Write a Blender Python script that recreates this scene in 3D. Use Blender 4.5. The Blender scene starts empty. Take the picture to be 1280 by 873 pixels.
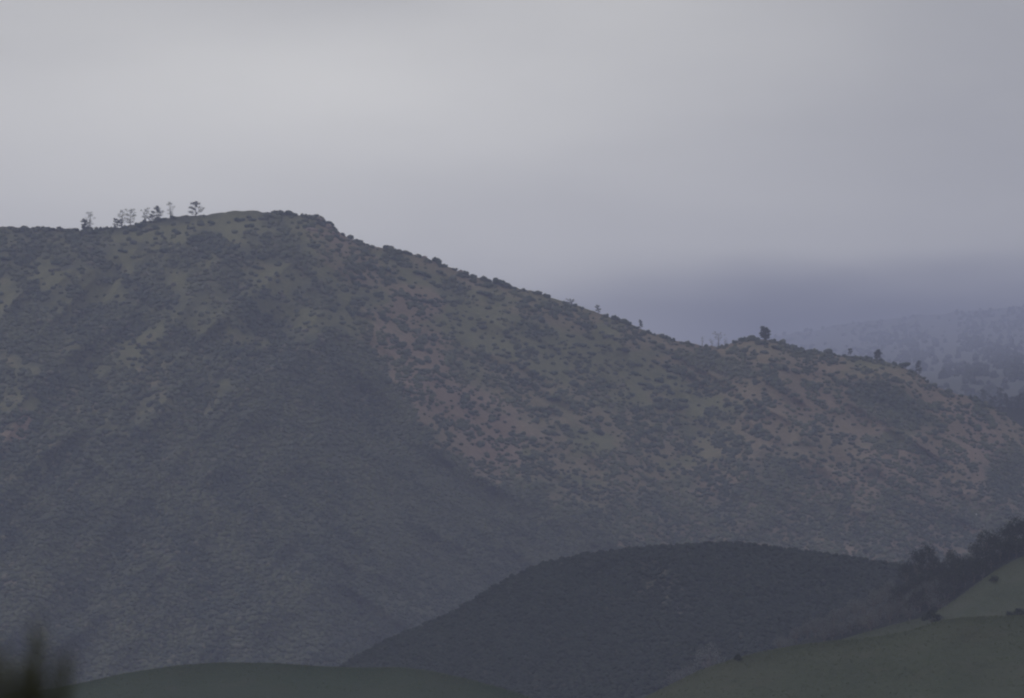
import bpy, math, random
import numpy as np
from mathutils import Vector, Matrix, Quaternion

# ------------------------------------------------------------------ basics
scn = bpy.context.scene
C = scn.collection
random.seed(7)
rng = np.random.default_rng(11)
F = 7315.0            # focal length in photograph pixels
CX, CY, HZ = 640.0, 436.5, 900.0
CAMZ = 1.6
PITCH = math.atan((HZ - CY) / F)
cp, sp = math.cos(PITCH), math.sin(PITCH)

def at(px, py, Y):
    """point of the world that stands Y metres north of the camera along the sight line of a picture point"""
    u = (np.asarray(px, float) - CX) / F
    v = (CY - np.asarray(py, float)) / F
    dy = cp - v * sp
    dz = sp + v * cp
    k = Y / dy
    return np.stack(np.broadcast_arrays(u * k, Y + 0 * k, CAMZ + dz * k), -1)

def smooth(a, b, x):
    t = np.clip((x - a) / (b - a), 0, 1)
    return t * t * (3 - 2 * t)

def vnoise(x, y, seed=0):
    x = np.asarray(x, float) + 1000.3; y = np.asarray(y, float) + 1000.7
    xi = np.floor(x).astype(np.int64); yi = np.floor(y).astype(np.int64)
    fx = x - xi; fy = y - yi
    fx = fx * fx * (3 - 2 * fx); fy = fy * fy * (3 - 2 * fy)
    def h(i, j):
        n = (i * 374761393 + j * 668265263 + seed * 144269504) & 0xffffffff
        n = ((n ^ (n >> 13)) * 1274126177) & 0xffffffff
        return ((n ^ (n >> 16)) & 0xffff) / 65535.0
    a = h(xi, yi); b = h(xi + 1, yi); c = h(xi, yi + 1); d = h(xi + 1, yi + 1)
    return (a + (b - a) * fx) * (1 - fy) + (c + (d - c) * fx) * fy

def fbm(x, y, o=4, seed=0):
    s = 0; a = 0.5; t = 0
    for k in range(o):
        s = s + a * vnoise(x, y, seed + 17 * k); t += a
        x = x * 2.03 + 5.1; y = y * 2.03 + 3.7; a *= 0.5
    return s / t            # 0..1

def ridged(x, y, o=3, seed=0):
    s = 0; a = 0.5; t = 0
    for k in range(o):
        s = s + a * (1 - np.abs(2 * vnoise(x, y, seed + 31 * k) - 1)); t += a
        x = x * 2.1 + 1.7; y = y * 2.1 + 9.2; a *= 0.5
    return s / t

def blob(px, py, cx, cy, sx, sy, rot=0):
    c, s = math.cos(math.radians(rot)), math.sin(math.radians(rot))
    dx = px - cx; dy = py - cy
    a = (dx * c + dy * s) / sx; b = (-dx * s + dy * c) / sy
    return np.exp(-(a * a + b * b))

# ------------------------------------------------------------------ object helpers
def tag(o, label=None, cat=None, group=None, kind=None):
    if label: o['label'] = label
    if cat: o['category'] = cat
    if group: o['group'] = group
    if kind: o['kind'] = kind
    return o

def mesh_obj(name, verts, faces, mat, parent=None, attrs=None, smooth_=False, data_only=False):
    me = bpy.data.meshes.new(name)
    verts = np.asarray(verts, np.float32).reshape(-1, 3)
    me.vertices.add(len(verts)); me.vertices.foreach_set('co', verts.ravel())
    if isinstance(faces, np.ndarray):
        n, k = faces.shape
        me.loops.add(n * k); me.loops.foreach_set('vertex_index', faces.ravel().astype(np.int32))
        me.polygons.add(n)
        me.polygons.foreach_set('loop_start', (np.arange(n) * k).astype(np.int32))
    else:
        ls = np.cumsum([0] + [len(f) for f in faces])[:-1]
        fl = np.array([i for f in faces for i in f], np.int32)
        me.loops.add(len(fl)); me.loops.foreach_set('vertex_index', fl)
        me.polygons.add(len(faces)); me.polygons.foreach_set('loop_start', ls.astype(np.int32))
    me.update(calc_edges=True); me.validate()
    if attrs:
        for k, a in attrs.items():
            at_ = me.attributes.new(k, 'FLOAT', 'POINT')
            at_.data.foreach_set('value', np.asarray(a, np.float32).ravel())
    if smooth_:
        me.polygons.foreach_set('use_smooth', np.ones(len(me.polygons), bool))
    me.materials.append(mat)
    if data_only: return me
    o = bpy.data.objects.new(name, me); C.objects.link(o)
    if parent: o.parent = parent
    return o

def empty(name, loc, rz=0.0):
    o = bpy.data.objects.new(name, None); o.empty_display_size = 1
    o.location = loc; o.rotation_euler = (0, 0, rz); C.objects.link(o)
    return o

# ------------------------------------------------------------------ materials
def newmat(name):
    m = bpy.data.materials.new(name); m.use_nodes = True
    nt = m.node_tree; b = nt.nodes['Principled BSDF']
    b.inputs['Roughness'].default_value = 0.95
    b.inputs['Specular IOR Level'].default_value = 0.12
    return m, nt, b

def N(nt, t, **kw):
    n = nt.nodes.new(t)
    for k, v in kw.items(): setattr(n, k, v)
    return n

def mixc(nt, fac, a, b):
    n = N(nt, 'ShaderNodeMix', data_type='RGBA')
    for sock, v in ((n.inputs[0], fac), (n.inputs[6], a), (n.inputs[7], b)):
        if isinstance(v, (int, float)): sock.default_value = v
        elif isinstance(v, tuple): sock.default_value = (*v, 1)
        else: nt.links.new(v, sock)
    return n.outputs[2]

def mathn(nt, op, *a, clamp=False):
    n = N(nt, 'ShaderNodeMath', operation=op, use_clamp=clamp)
    for i, v in enumerate(a):
        if isinstance(v, (int, float)): n.inputs[i].default_value = v
        else: nt.links.new(v, n.inputs[i])
    return n.outputs[0]

def noise(nt, scale, detail=4, rough=0.6, vec=None, out='Fac'):
    n = N(nt, 'ShaderNodeTexNoise'); n.inputs['Scale'].default_value = scale
    n.inputs['Detail'].default_value = detail; n.inputs['Roughness'].default_value = rough
    if vec is not None: nt.links.new(vec, n.inputs['Vector'])
    return n.outputs[out]

def mapr(nt, v, a, b, c=0.0, d=1.0):
    n = N(nt, 'ShaderNodeMapRange'); nt.links.new(v, n.inputs[0])
    for i, x in enumerate((a, b, c, d)): n.inputs[i + 1].default_value = x
    return n.outputs[0]

def attr(nt, name):
    n = N(nt, 'ShaderNodeAttribute', attribute_name=name)
    return n.outputs['Fac']

def pos(nt):
    return N(nt, 'ShaderNodeNewGeometry').outputs['Position']

def bump(nt, b, h, dist, strength=1.0):
    n = N(nt, 'ShaderNodeBump'); n.inputs['Distance'].default_value = dist
    n.inputs['Strength'].default_value = strength
    nt.links.new(h, n.inputs['Height']); nt.links.new(n.outputs[0], b.inputs['Normal'])

# mountain soil, grass and low brush
M_MTN, nt, b = newmat('mountain_soil')
P = pos(nt)
n1 = noise(nt, 0.045, 6, 0.62, P); n2 = noise(nt, 0.45, 5, 0.7, P); n3 = noise(nt, 0.012, 4, 0.5, P)
SOIL_RED = mixc(nt, mapr(nt, n2, .32, .68), (.140, .098, .074), (.212, .158, .124))
SOIL_TAN = mixc(nt, mapr(nt, n2, .32, .68), (.114, .096, .058), (.178, .152, .096))
GRASS = mixc(nt, mapr(nt, n2, .3, .7), (.084, .086, .042), (.148, .143, .076))
BRUSH = mixc(nt, mapr(nt, n2, .3, .7), (.032, .040, .028), (.085, .086, .058))
c = mixc(nt, mathn(nt, 'ADD', attr(nt, 'red'), mathn(nt, 'MULTIPLY', mathn(nt, 'SUBTRACT', n1, .5), 1.2), clamp=True), SOIL_TAN, SOIL_RED)
g = mathn(nt, 'ADD', attr(nt, 'grass'), mathn(nt, 'MULTIPLY', mathn(nt, 'SUBTRACT', n1, .5), 1.6), clamp=True)
c = mixc(nt, mapr(nt, g, .35, .65), c, GRASS)
w = mathn(nt, 'ADD', attr(nt, 'brush'), mathn(nt, 'MULTIPLY', mathn(nt, 'SUBTRACT', n1, .5), 1.1), clamp=True)
c = mixc(nt, mapr(nt, w, .35, .7), c, BRUSH)
nt.links.new(c, b.inputs['Base Color'])
bump(nt, b, n2, 1.2)

# brush covered dark hill
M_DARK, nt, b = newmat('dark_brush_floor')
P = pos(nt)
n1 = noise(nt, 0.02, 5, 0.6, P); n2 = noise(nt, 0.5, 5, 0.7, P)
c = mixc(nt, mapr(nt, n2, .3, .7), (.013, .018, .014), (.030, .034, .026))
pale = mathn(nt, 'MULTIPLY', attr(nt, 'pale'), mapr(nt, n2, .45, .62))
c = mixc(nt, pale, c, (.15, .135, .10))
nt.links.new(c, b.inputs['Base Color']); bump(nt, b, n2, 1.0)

# green pasture
def grass_mat(name, a, b_, c_):
    m, nt, b = newmat(name)
    P = pos(nt)
    n1 = noise(nt, 0.03, 5, 0.6, P); n2 = noise(nt, 0.9, 6, 0.75, P); n3 = noise(nt, 0.12, 4, 0.6, P)
    c = mixc(nt, mapr(nt, n2, .3, .7), a, b_)
    c = mixc(nt, mapr(nt, n3, .55, .78), c, c_)
    c = mixc(nt, mapr(nt, n1, .4, .7, 0, .6), c, c_)
    nt.links.new(c, b.inputs['Base Color']); bump(nt, b, n2, .25)
    return m
M_GRASS = grass_mat('pasture_grass', (.034, .043, .026), (.052, .063, .038), (.058, .060, .042))
M_GRASS2 = grass_mat('green_grass', (.023, .036, .021), (.035, .051, .030), (.042, .048, .033))
M_GROUND = grass_mat('valley_ground', (.04, .055, .02), (.08, .09, .035), (.10, .09, .05))

# far forested ridge
M_FAR, nt, b = newmat('far_slope')
P = pos(nt)
n1 = noise(nt, 0.012, 6, 0.65, P); n2 = noise(nt, 0.15, 5, 0.7, P)
c = mixc(nt, mapr(nt, n1, .35, .65), (.028, .035, .030), (.048, .048, .040))
c = mixc(nt, mapr(nt, n2, .4, .7, 0, .6), c, (.02, .03, .022))
nt.links.new(c, b.inputs['Base Color'])

# foliage: tint attribute chooses the kind of leaf, fine noise varies it
def foliage_mat(name, dark, mid, dry, usetint=True):
    m, nt, b = newmat(name)
    P = pos(nt)
    n2 = noise(nt, 1.1, 4, 0.7, P)
    if usetint: t = attr(nt, 'tint')
    else: t = N(nt, 'ShaderNodeObjectInfo').outputs['Random']
    c = mixc(nt, mapr(nt, t, 0, .6), dark, mid)
    c = mixc(nt, mapr(nt, t, .72, 1.0), c, dry)
    c = mixc(nt, mapr(nt, n2, .35, .75, 0, .5), c, tuple(x * 1.7 for x in mid))
    nt.links.new(c, b.inputs['Base Color'])
    return m
M_CHAP = foliage_mat('chaparral_leaves', (.020, .030, .028), (.076, .082, .050), (.115, .100, .080))
M_CHAPD = foliage_mat('dark_chaparral_leaves', (.012, .017, .013), (.022, .028, .021), (.042, .040, .032))
M_SHRUB = foliage_mat('shrub_leaves', (.022, .034, .026), (.036, .050, .034), (.052, .058, .042), False)
M_PINE = foliage_mat('pine_needles', (.022, .030, .022), (.040, .050, .038), (.05, .055, .04), False)
M_OAK = foliage_mat('oak_leaves', (.014, .020, .012), (.024, .031, .019), (.036, .038, .024), False)
M_TWIG = foliage_mat('grey_twigs', (.088, .092, .084), (.104, .108, .098), (.118, .118, .106), False)
M_NEAR = foliage_mat('garden_leaves', (.058, .070, .034), (.085, .098, .048), (.08, .06, .045), False)
M_TUFT = foliage_mat('grass_tufts', (.07, .084, .045), (.10, .115, .065), (.12, .115, .08))
M_BARK, nt, b = newmat('bark')
c = mixc(nt, mapr(nt, noise(nt, 3.0, 4, .6, pos(nt)), .35, .65), (.05, .042, .035), (.12, .105, .09))
nt.links.new(c, b.inputs['Base Color'])
M_ROCK, nt, b = newmat('rock')
c = mixc(nt, mapr(nt, noise(nt, .8, 5, .65, pos(nt)), .35, .65), (.13, .10, .085), (.26, .21, .18))
nt.links.new(c, b.inputs['Base Color'])
M_PALE, nt, b = newmat('pale_rock')
c = mixc(nt, mapr(nt, noise(nt, .8, 5, .65, pos(nt)), .35, .65), (.45, .43, .42), (.8, .78, .76))
nt.links.new(c, b.inputs['Base Color'])

# ------------------------------------------------------------------ hills
class Hill:
    def __init__(self, sky, Y0, slope, relief, bottom=985, Yx=None):
        self.sx = np.array([p[0] for p in sky], float); self.sy = np.array([p[1] for p in sky], float)
        self.Y0 = Y0; self.k = (Y0 / F) / math.tan(math.radians(slope)); self.relief = relief
        self.bottom = bottom; self.Yx = Yx
    def sky(self, px):
        px = np.asarray(px, float)
        s = 0
        for d, w in ((-9, .15), (-4, .2), (0, .3), (4, .2), (9, .15)): s = s + w * np.interp(px + d, self.sx, self.sy)
        return s
    def Y(self, px, py):
        s = self.sky(px); d = np.maximum(np.asarray(py, float) - s, 0)
        y = self.Y0 - self.k * (d - 14 * (1 - np.exp(-d / 14)) * 0.55)
        if self.Yx is not None: y = y + self.Yx(px)
        return y + self.relief(px, py) * smooth(-2, 26, d)
    def P(self, px, py): return at(px, py, self.Y(px, py))
    def build(self, name, mat, cols, rowstep, label, attrs=None, back=700.0, jitter=None):
        cols = np.asarray(cols, float); nc = len(cols)
        s = self.sky(cols)
        if jitter is not None: s = s + jitter(cols)
        nr = int((self.bottom - s.min()) / rowstep) + 1
        t = np.linspace(0, 1, nr)[:, None]
        py = s[None] + (np.maximum(self.bottom, s + 30)[None] - s[None]) * t
        px = np.repeat(cols[None], nr, 0)
        V = at(px, py, self.Y(px, py))
        # far side of the crest, falling away to the valley behind
        kb = 14
        tb = (np.linspace(1, 0, kb, endpoint=False)[:, None]) ** 1.5
        crest = V[0]
        bv = np.repeat(crest[None], kb, 0)
        z1 = -30.0
        bv[..., 1] += tb * back
        bv[..., 0] *= (1 + tb * back / self.Y0)
        bv[..., 2] = crest[None, :, 2] + (z1 - crest[None, :, 2]) * (tb ** 1.15)
        V = np.concatenate([bv, V], 0)
        R = nr + kb
        idx = np.arange(R * nc).reshape(R, nc)
        f = np.stack([idx[:-1, :-1], idx[1:, :-1], idx[1:, 1:], idx[:-1, 1:]], -1).reshape(-1, 4)
        A = None
        if attrs:
            fpx = np.concatenate([np.repeat(cols[None], kb, 0), px]); fpy = np.concatenate([np.repeat(s[None], kb, 0), py])
            A = attrs(fpx, fpy)
        o = mesh_obj(name, V, f, mat, attrs=A, smooth_=True)
        return tag(o, label, kind='structure')

def cols(a, b, step, lo, hi, far):
    return np.concatenate([np.arange(lo, a, far), np.arange(a, b, step), np.arange(b, hi + 1, far)])

# --- main mountain
SKY_M = [(-2600, 985), (-1800, 760), (-1200, 520), (-600, 380), (-250, 305), (0, 284), (50, 285), (100, 288), (140, 286), (168, 281), (200, 273), (230, 270),
         (262, 268), (285, 264), (312, 263), (330, 266), (350, 266), (372, 268), (398, 271), (408, 277), (420, 288), (440, 299),
         (470, 309), (500, 313), (520, 319), (545, 327), (570, 338), (600, 348), (640, 359), (675, 367), (700, 376), (725, 384),
         (750, 393), (775, 400), (800, 411), (830, 421), (850, 428), (880, 433), (905, 433), (920, 427), (935, 423), (965, 425), (1000, 436),
         (1050, 444), (1090, 449), (1110, 452), (1130, 459), (1150, 469), (1165, 482), (1182, 489), (1215, 497), (1240, 508), (1260, 521),
         (1280, 536), (1400, 600), (1650, 690), (2200, 860), (2900, 985)]
SPUR = np.array([(372, 266), (425, 340), (470, 410), (510, 480), (545, 540), (610, 598), (700, 640), (780, 690), (860, 770)], float)
SPUR2 = np.array([(935, 423), (990, 520), (1060, 610), (1120, 720)], float)
SPUR3 = np.array([(1105, 452), (1170, 530), (1250, 610), (1330, 700)], float)
SPUR4 = np.array([(120, 287), (90, 380), (20, 520), (-60, 680)], float)
SPUR5 = np.array([(300, 265), (250, 370), (170, 470), (60, 640), (0, 800)], float)
def pl_dist(px, py, L):
    d = np.full(np.broadcast(px, py).shape, 1e9); side = np.zeros_like(d)
    for (x0, y0), (x1, y1) in zip(L[:-1], L[1:]):
        vx, vy = x1 - x0, y1 - y0; q = vx * vx + vy * vy
        t = np.clip(((px - x0) * vx + (py - y0) * vy) / q, 0, 1)
        dd = np.hypot(px - x0 - t * vx, py - y0 - t * vy)
        cr = vx * (py - y0) - vy * (px - x0)
        m = dd < d
        d = np.where(m, dd, d); side = np.where(m, np.sign(cr), side)
    return d, side
def relief_m(px, py):
    px = np.asarray(px, float); py = np.asarray(py, float)
    r = 0
    for L, A, w in ((SPUR, 34, 70), (SPUR2, 20, 55), (SPUR3, 24, 60), (SPUR4, 26, 70), (SPUR5, 30, 70)):
        d, _ = pl_dist(px, py, L)
        r = r - A * np.exp(-d / w) * smooth(0, 60, py - 262)
    left = smooth(470, 330, px)
    ul = (px * .72 + py * .69); vl = (px * -.69 + py * .72)     # gullies running to lower left
    ur = (px * .86 + py * .5); vr = (px * -.5 + py * .86)       # and to lower right
    gl = ridged(ul / 60, vl / 170, 3, 3); gr = ridged(vr / 60, ur / 190, 3, 9)
    r = r + 44 * (.5 - (gl * left + gr * (1 - left)))
    r = r + 12 * (.5 - fbm(px / 34, py / 30, 2, 5)) + 1.6 * (.5 - fbm(px / 9, py / 7, 3, 8))
    return r
def attrs_m(px, py):
    n = fbm(px / 42, py / 26, 4, 21); n2 = fbm(px / 14, py / 8, 3, 25)
    yb = np.interp(px, [-400, 0, 100, 200, 300, 330, 395, 460, 500, 530, 600, 680, 740, 780, 820, 860],
                   [600, 590, 590, 550, 480, 436, 425, 420, 480, 535, 590, 622, 652, 690, 730, 800])
    dense = smooth(-14, 18, py - yb + (n - .5) * 60)
    spx = np.interp(py, [262, 300, 350, 410, 470], [368, 395, 418, 440, 470])
    left = smooth(40, -30, px - spx + (n - .5) * 60) 
    brush = np.maximum(dense, left * (.62 + .6 * (fbm((px + py) / 60, (py - px) / 24, 3, 44) - .5)))
    brush = np.maximum(brush, .9 * blob(px, py, 905, 458, 75, 15, 14))
    brush = np.maximum(brush, .9 * blob(px, py, 1110, 505, 75, 32, 25))
    brush = np.maximum(brush, .75 * blob(px, py, 1255, 600, 40, 60, 20))
    brush = np.maximum(brush, .7 * blob(px, py, 830, 625, 70, 16, 10))
    brush = np.maximum(brush, .65 * blob(px, py, 980, 590, 70, 40, 20))
    brush = np.maximum(brush, (.30 + .25 * smooth(560, 640, py)) * (1 - left) + .3 * (n2 - .5))
    for cx, cy, sx, sy, rt, k in ((110, 340, 60, 16, -12, .5), (125, 372, 28, 12, -20, .6), (215, 290, 46, 10, -8, .8), (300, 282, 26, 13, 0, .8),
                              (245, 335, 40, 10, -30, .35), (180, 425, 50, 8, -38, .4), (410, 398, 26, 9, 10, .7), (385, 412, 14, 8, 0, .5),
                              (340, 350, 40, 18, 20, .5), (3, 372, 10, 26, 0, .7), (60, 545, 14, 6, 0, .0), (300, 462, 40, 5, -40, .4), (255, 520, 40, 5, -35, .4)):
        brush = brush - .78 * k * blob(px, py, cx, cy, sx, sy, rt)
    brush = brush - .9 * blob(px, py, 30, 528, 6, 17, 28) - .9 * blob(px, py, 14, 545, 15, 6, -15) - .6 * blob(px, py, 12, 730, 14, 7) - .7 * blob(px, py, 548, 682, 10, 7) * (n2 > .5)
    brush = brush - .5 * blob(px, py, 375, 832, 60, 10, -8) * smooth(.5, .6, n2) - .4 * blob(px, py, 250, 815, 70, 18, -25) * smooth(.5, .6, n2)
    grass = .30 + 1.1 * (n - .5)
    for cx, cy, sx, sy, rt, k in ((110, 340, 90, 60, 0, .6), (215, 290, 60, 30, 0, .45), (260, 370, 150, 90, 0, .35), (410, 400, 50, 25, 0, .4), (475, 372, 20, 10, 0, .5),
                              (600, 400, 60, 40, 20, .40), (690, 440, 90, 50, 25, .40), (800, 470, 70, 40, 20, .40), (900, 505, 40, 14, 10, .6),
                              (740, 552, 26, 12, 5, .9), (657, 565, 9, 7, 0, 1.0), (1120, 546, 12, 5, 10, 1.), (1118, 608, 12, 5, 0, .5), (300, 275, 40, 20, 0, .4),
                              (700, 370, 60, 14, 25, .4), (760, 420, 20, 30, 0, .5)):
        grass = grass + k * blob(px, py, cx, cy, sx, sy, rt)
    red = .18 + .9 * (fbm(px / 70, py / 45, 3, 77) - .5)
    for cx, cy, sx, sy, rt, k in ((365, 320, 60, 40, 30, .8), (400, 290, 40, 30, 0, .5), (540, 470, 90, 60, 30, .8), (520, 380, 90, 50, 25, .3), (630, 550, 50, 50, 0, .6),
                              (1150, 620, 150, 90, 0, .6), (900, 640, 90, 50, 10, .6), (1000, 480, 90, 40, 20, .45), (1200, 500, 70, 60, 30, .5), (30, 530, 50, 40, 0, .9),
                              (12, 730, 40, 20, 0, .9), (780, 690, 60, 20, 0, .5), (1080, 680, 90, 40, 0, .5)):
        red = red + k * blob(px, py, cx, cy, sx, sy, rt)
    lf = left * (1 - np.clip(1.4 * blob(px, py, 25, 533, 26, 26) + 1.4 * blob(px, py, 12, 730, 26, 14), 0, 1))
    red = red * (1 - .8 * lf)
    grass = grass + .3 * lf
    return dict(brush=np.clip(brush, 0, 1), grass=np.clip(grass * (1 - .75 * smooth(.55, 1.0, red)), 0, 1), red=np.clip(red, 0, 1))
MTN = Hill(SKY_M, 3000, 21, relief_m)
MTN.build('mountain', M_MTN, cols(-90, 1370, 2.4, -2600, 2900, 26), 2.4,
          'long brush and grass covered mountain rising across the middle of the view', attrs_m,
          jitter=lambda x: (fbm(x / 9, x * 0 + 3, 3, 61) - .5) * 4.5)

# --- wooded shoulder behind the right end of the mountain
SH = Hill([(700, 985), (1000, 640), (1120, 560), (1180, 520), (1215, 509), (1250, 508), (1300, 512), (1500, 560), (2200, 900), (2300, 985)], 3350, 28,
          lambda px, py: 14 * (.5 - fbm(np.asarray(px) / 40, np.asarray(py) / 30, 3, 6)))
SH.build('hill', M_DARK, cols(1100, 1400, 4, 700, 2300, 25), 6, 'dark wooded shoulder behind the right end of the mountain', lambda a, b_: dict(pale=a * 0))

# --- far ridge that fades into the low cloud
FAR = Hill([(-3500, 985), (-1500, 760), (0, 560), (500, 485), (800, 448), (900, 430), (1000, 414), (1080, 403), (1150, 395), (1220, 388), (1280, 383), (1400, 377), (1700, 382), (2500, 470), (4200, 985)],
           12000, 27, lambda px, py: 260 * (.5 - ridged(np.asarray(px) / 90 + np.asarray(py) / 160, np.asarray(py) / 210, 4, 70)) + 50 * (.5 - fbm(np.asarray(px) / 22, np.asarray(py) / 22, 3, 71)))
FAR.k = 92.0; FAR.bottom = 540
_fy = FAR.Y
FAR.Y = lambda px, py: np.maximum(_fy(px, py), 4200 + (540 - np.asarray(py)) * 12.0)
FAR.build('hill', M_FAR, cols(780, 1380, 3, -3500, 4200, 40), 3, 'distant forested ridge fading into low cloud at the right', back=1500,
          jitter=lambda x: (fbm(x / 30, x * 0 + 9, 4, 62) - .5) * 12)

# --- dark rounded hill in the middle distance
MID = Hill([(-900, 985), (100, 960), (300, 905), (400, 852), (440, 826), (480, 803), (520, 786), (560, 769), (600, 744), (640, 720), (680, 704), (740, 692), (800, 685), (860, 681), (920, 679),
            (960, 683), (1000, 689), (1060, 697), (1120, 706), (1160, 711), (1220, 722), (1300, 745), (1500, 820), (1900, 985)], 1820, 22,
           lambda px, py: 16 * (.5 - fbm(np.asarray(px) / 70, np.asarray(py) / 60, 3, 80)) + 3 * (.5 - fbm(np.asarray(px) / 9, np.asarray(py) / 6, 3, 81)))
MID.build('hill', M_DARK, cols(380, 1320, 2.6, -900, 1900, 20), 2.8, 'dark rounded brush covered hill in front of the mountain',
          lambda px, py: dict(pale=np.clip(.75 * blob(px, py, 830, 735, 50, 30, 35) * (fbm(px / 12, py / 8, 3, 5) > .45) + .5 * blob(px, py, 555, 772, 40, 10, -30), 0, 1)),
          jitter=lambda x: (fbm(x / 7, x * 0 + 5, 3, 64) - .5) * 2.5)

# --- wooded gully slope, green slope and the near pasture on the right, and the grass knoll at left
GUL = Hill([(300, 985), (800, 890), (860, 858), (950, 828), (1000, 802), (1060, 780), (1110, 754), (1150, 724), (1190, 713), (1230, 697), (1270, 681), (1310, 664), (1500, 630), (1900, 700), (2600, 985)], 1520, 22,
           lambda px, py: 8 * (.5 - fbm(np.asarray(px) / 40, np.asarray(py) / 30, 3, 90)))
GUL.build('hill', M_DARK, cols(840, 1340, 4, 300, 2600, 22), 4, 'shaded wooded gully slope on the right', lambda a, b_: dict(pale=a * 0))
GR2 = Hill([(300, 985), (900, 860), (1000, 818), (1060, 797), (1085, 790), (1110, 783), (1150, 773), (1180, 760), (1205, 742), (1225, 727), (1245, 713), (1265, 702), (1285, 694), (1320, 684), (1500, 650), (2000, 720), (2700, 985)], 1300, 20,
           lambda px, py: 7 * (.5 - fbm(np.asarray(px) / 60, np.asarray(py) / 40, 3, 95)) + 1.2 * (.5 - fbm(np.asarray(px) / 8, np.asarray(py) / 6, 3, 96)))
GR2.build('hill', M_GRASS, cols(1000, 1340, 2.5, 300, 2700, 22), 3, 'green grassy slope above the near pasture on the right', jitter=lambda x: (fbm(x / 5, x * 0 + 5, 3, 65) - .5) * 1.2)
GR1 = Hill([(-300, 985), (600, 930), (780, 884), (840, 855), (870, 840), (900, 829), (930, 820), (960, 813), (1000, 806), (1050, 800), (1090, 797), (1130, 790), (1155, 782), (1175, 776), (1200, 772), (1240, 770), (1285, 769),
            (1400, 772), (1700, 820), (2300, 985)], 1000, 18,
           lambda px, py: 6 * (.5 - fbm(np.asarray(px) / 90, np.asarray(py) / 50, 3, 97)) + .9 * (.5 - fbm(np.asarray(px) / 8, np.asarray(py) / 5, 3, 98)))
GR1.build('hill', M_GRASS, cols(800, 1340, 2.5, -300, 2300, 22), 2.5, 'smooth green pasture hill at the lower right', jitter=lambda x: (fbm(x / 4, x * 0 + 5, 3, 66) - .5) * .9)
GL1 = Hill([(-1600, 985), (-500, 905), (-100, 878), (60, 862), (110, 852), (160, 841), (220, 832), (280, 828), (340, 829), (400, 833), (450, 835), (500, 834), (540, 839), (590, 850), (640, 864), (760, 905), (1000, 985)], 1080, 16,
           lambda px, py: 5 * (.5 - fbm(np.asarray(px) / 90, np.asarray(py) / 50, 3, 99)))
GL1.build('hill', M_GRASS2, cols(60, 700, 2.5, -1600, 1000, 22), 2.5, 'low deep green grass knoll along the bottom left', jitter=lambda x: (fbm(x / 4, x * 0 + 8, 3, 67) - .5) * .9)

# --- ground sheet: a low rise under the camera, then the valley floor
gx = np.concatenate([-np.geomspace(9000, 20, 40), [0], np.geomspace(20, 9000, 40)])
gy = np.concatenate([-np.geomspace(2500, 20, 24), [0], np.geomspace(20, 14000, 70)])
GX, GY = np.meshgrid(gx, gy)
rr = np.hypot(GX, GY)
GZ = -26 * smooth(25, 420, rr) + 1.2 * (fbm(GX / 60, GY / 60, 3, 33) - .5) * smooth(20, 120, rr)
idx = np.arange(GX.size).reshape(GX.shape)
ff = np.stack([idx[:-1, :-1], idx[:-1, 1:], idx[1:, 1:], idx[1:, :-1]], -1).reshape(-1, 4)
tag(mesh_obj('ground', np.stack([GX, GY, GZ], -1), ff, M_GROUND, smooth_=True), 'grassy valley floor running to the hills', kind='structure')

# ------------------------------------------------------------------ scattered brush (nobody could count it)
def ico(sub):
    import bmesh
    bm = bmesh.new(); bmesh.ops.create_icosphere(bm, subdivisions=sub, radius=1.0)
    v = np.array([p.co[:] for p in bm.verts]); f = np.array([[q.index for q in p.verts] for p in bm.faces]); bm.free()
    return v, f
ICO0, ICO0F = ico(1); ICO1, ICO1F = ico(2)
print('ico', len(ICO0F), len(ICO1F))
def scatter(name, P, R, tint, mat, label, cat, V0=ICO0, F0=ICO0F, jit=.28, flat=.72):
    n = len(P); m = len(V0)
    a = rng.uniform(0, 2 * math.pi, n); ca, sa = np.cos(a)[:, None], np.sin(a)[:, None]
    V = V0[None] * (1 + jit * rng.uniform(-1, 1, (n, m, 1)))
    ex = rng.uniform(.8, 1.35, (n, 1))
    x = V[..., 0] * ex; y = V[..., 1] / ex; z = V[..., 2] * flat * rng.uniform(.75, 1.25, (n, 1))
    Q = np.stack([x * ca - y * sa, x * sa + y * ca, z], -1) * R[:, None, None]
    Q[..., 2] += R[:, None] * .35
    Q += P[:, None]
    Fc = (F0[None] + (np.arange(n) * m)[:, None, None]).reshape(-1, 3)
    tt = np.repeat(tint[:, None], m, 1) + rng.uniform(-.06, .06, (n, m))
    return tag(mesh_obj(name, Q, Fc, mat, attrs=dict(tint=np.clip(tt, 0, 1))), label, cat, kind='stuff')

def cover(px, py):
    A = attrs_m(px, py)
    c = .35 + .65 * smooth(.35, .75, A['brush'])
    ur = (px * .86 + py * .5); vr = (px * -.5 + py * .86)
    cl = fbm(ur / 24, vr / 9, 3, 51)
    c2 = .10 + .80 * smooth(.53, .60, cl)
    left = smooth(520, 380, px)
    low = smooth(560, 660, py)
    c2 = c2 * (1 - left) + c * left
    c2 = np.maximum(c2, low * .45)
    return np.maximum(np.where(A['brush'] > .55, c, 0), c2 * np.where(A['grass'] > .6, .35, 1)), A

n = 105000
px = rng.uniform(-260, 1450, n); py = MTN.sky(px) + rng.uniform(0, 1, n) * (900 - MTN.sky(px))
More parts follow.
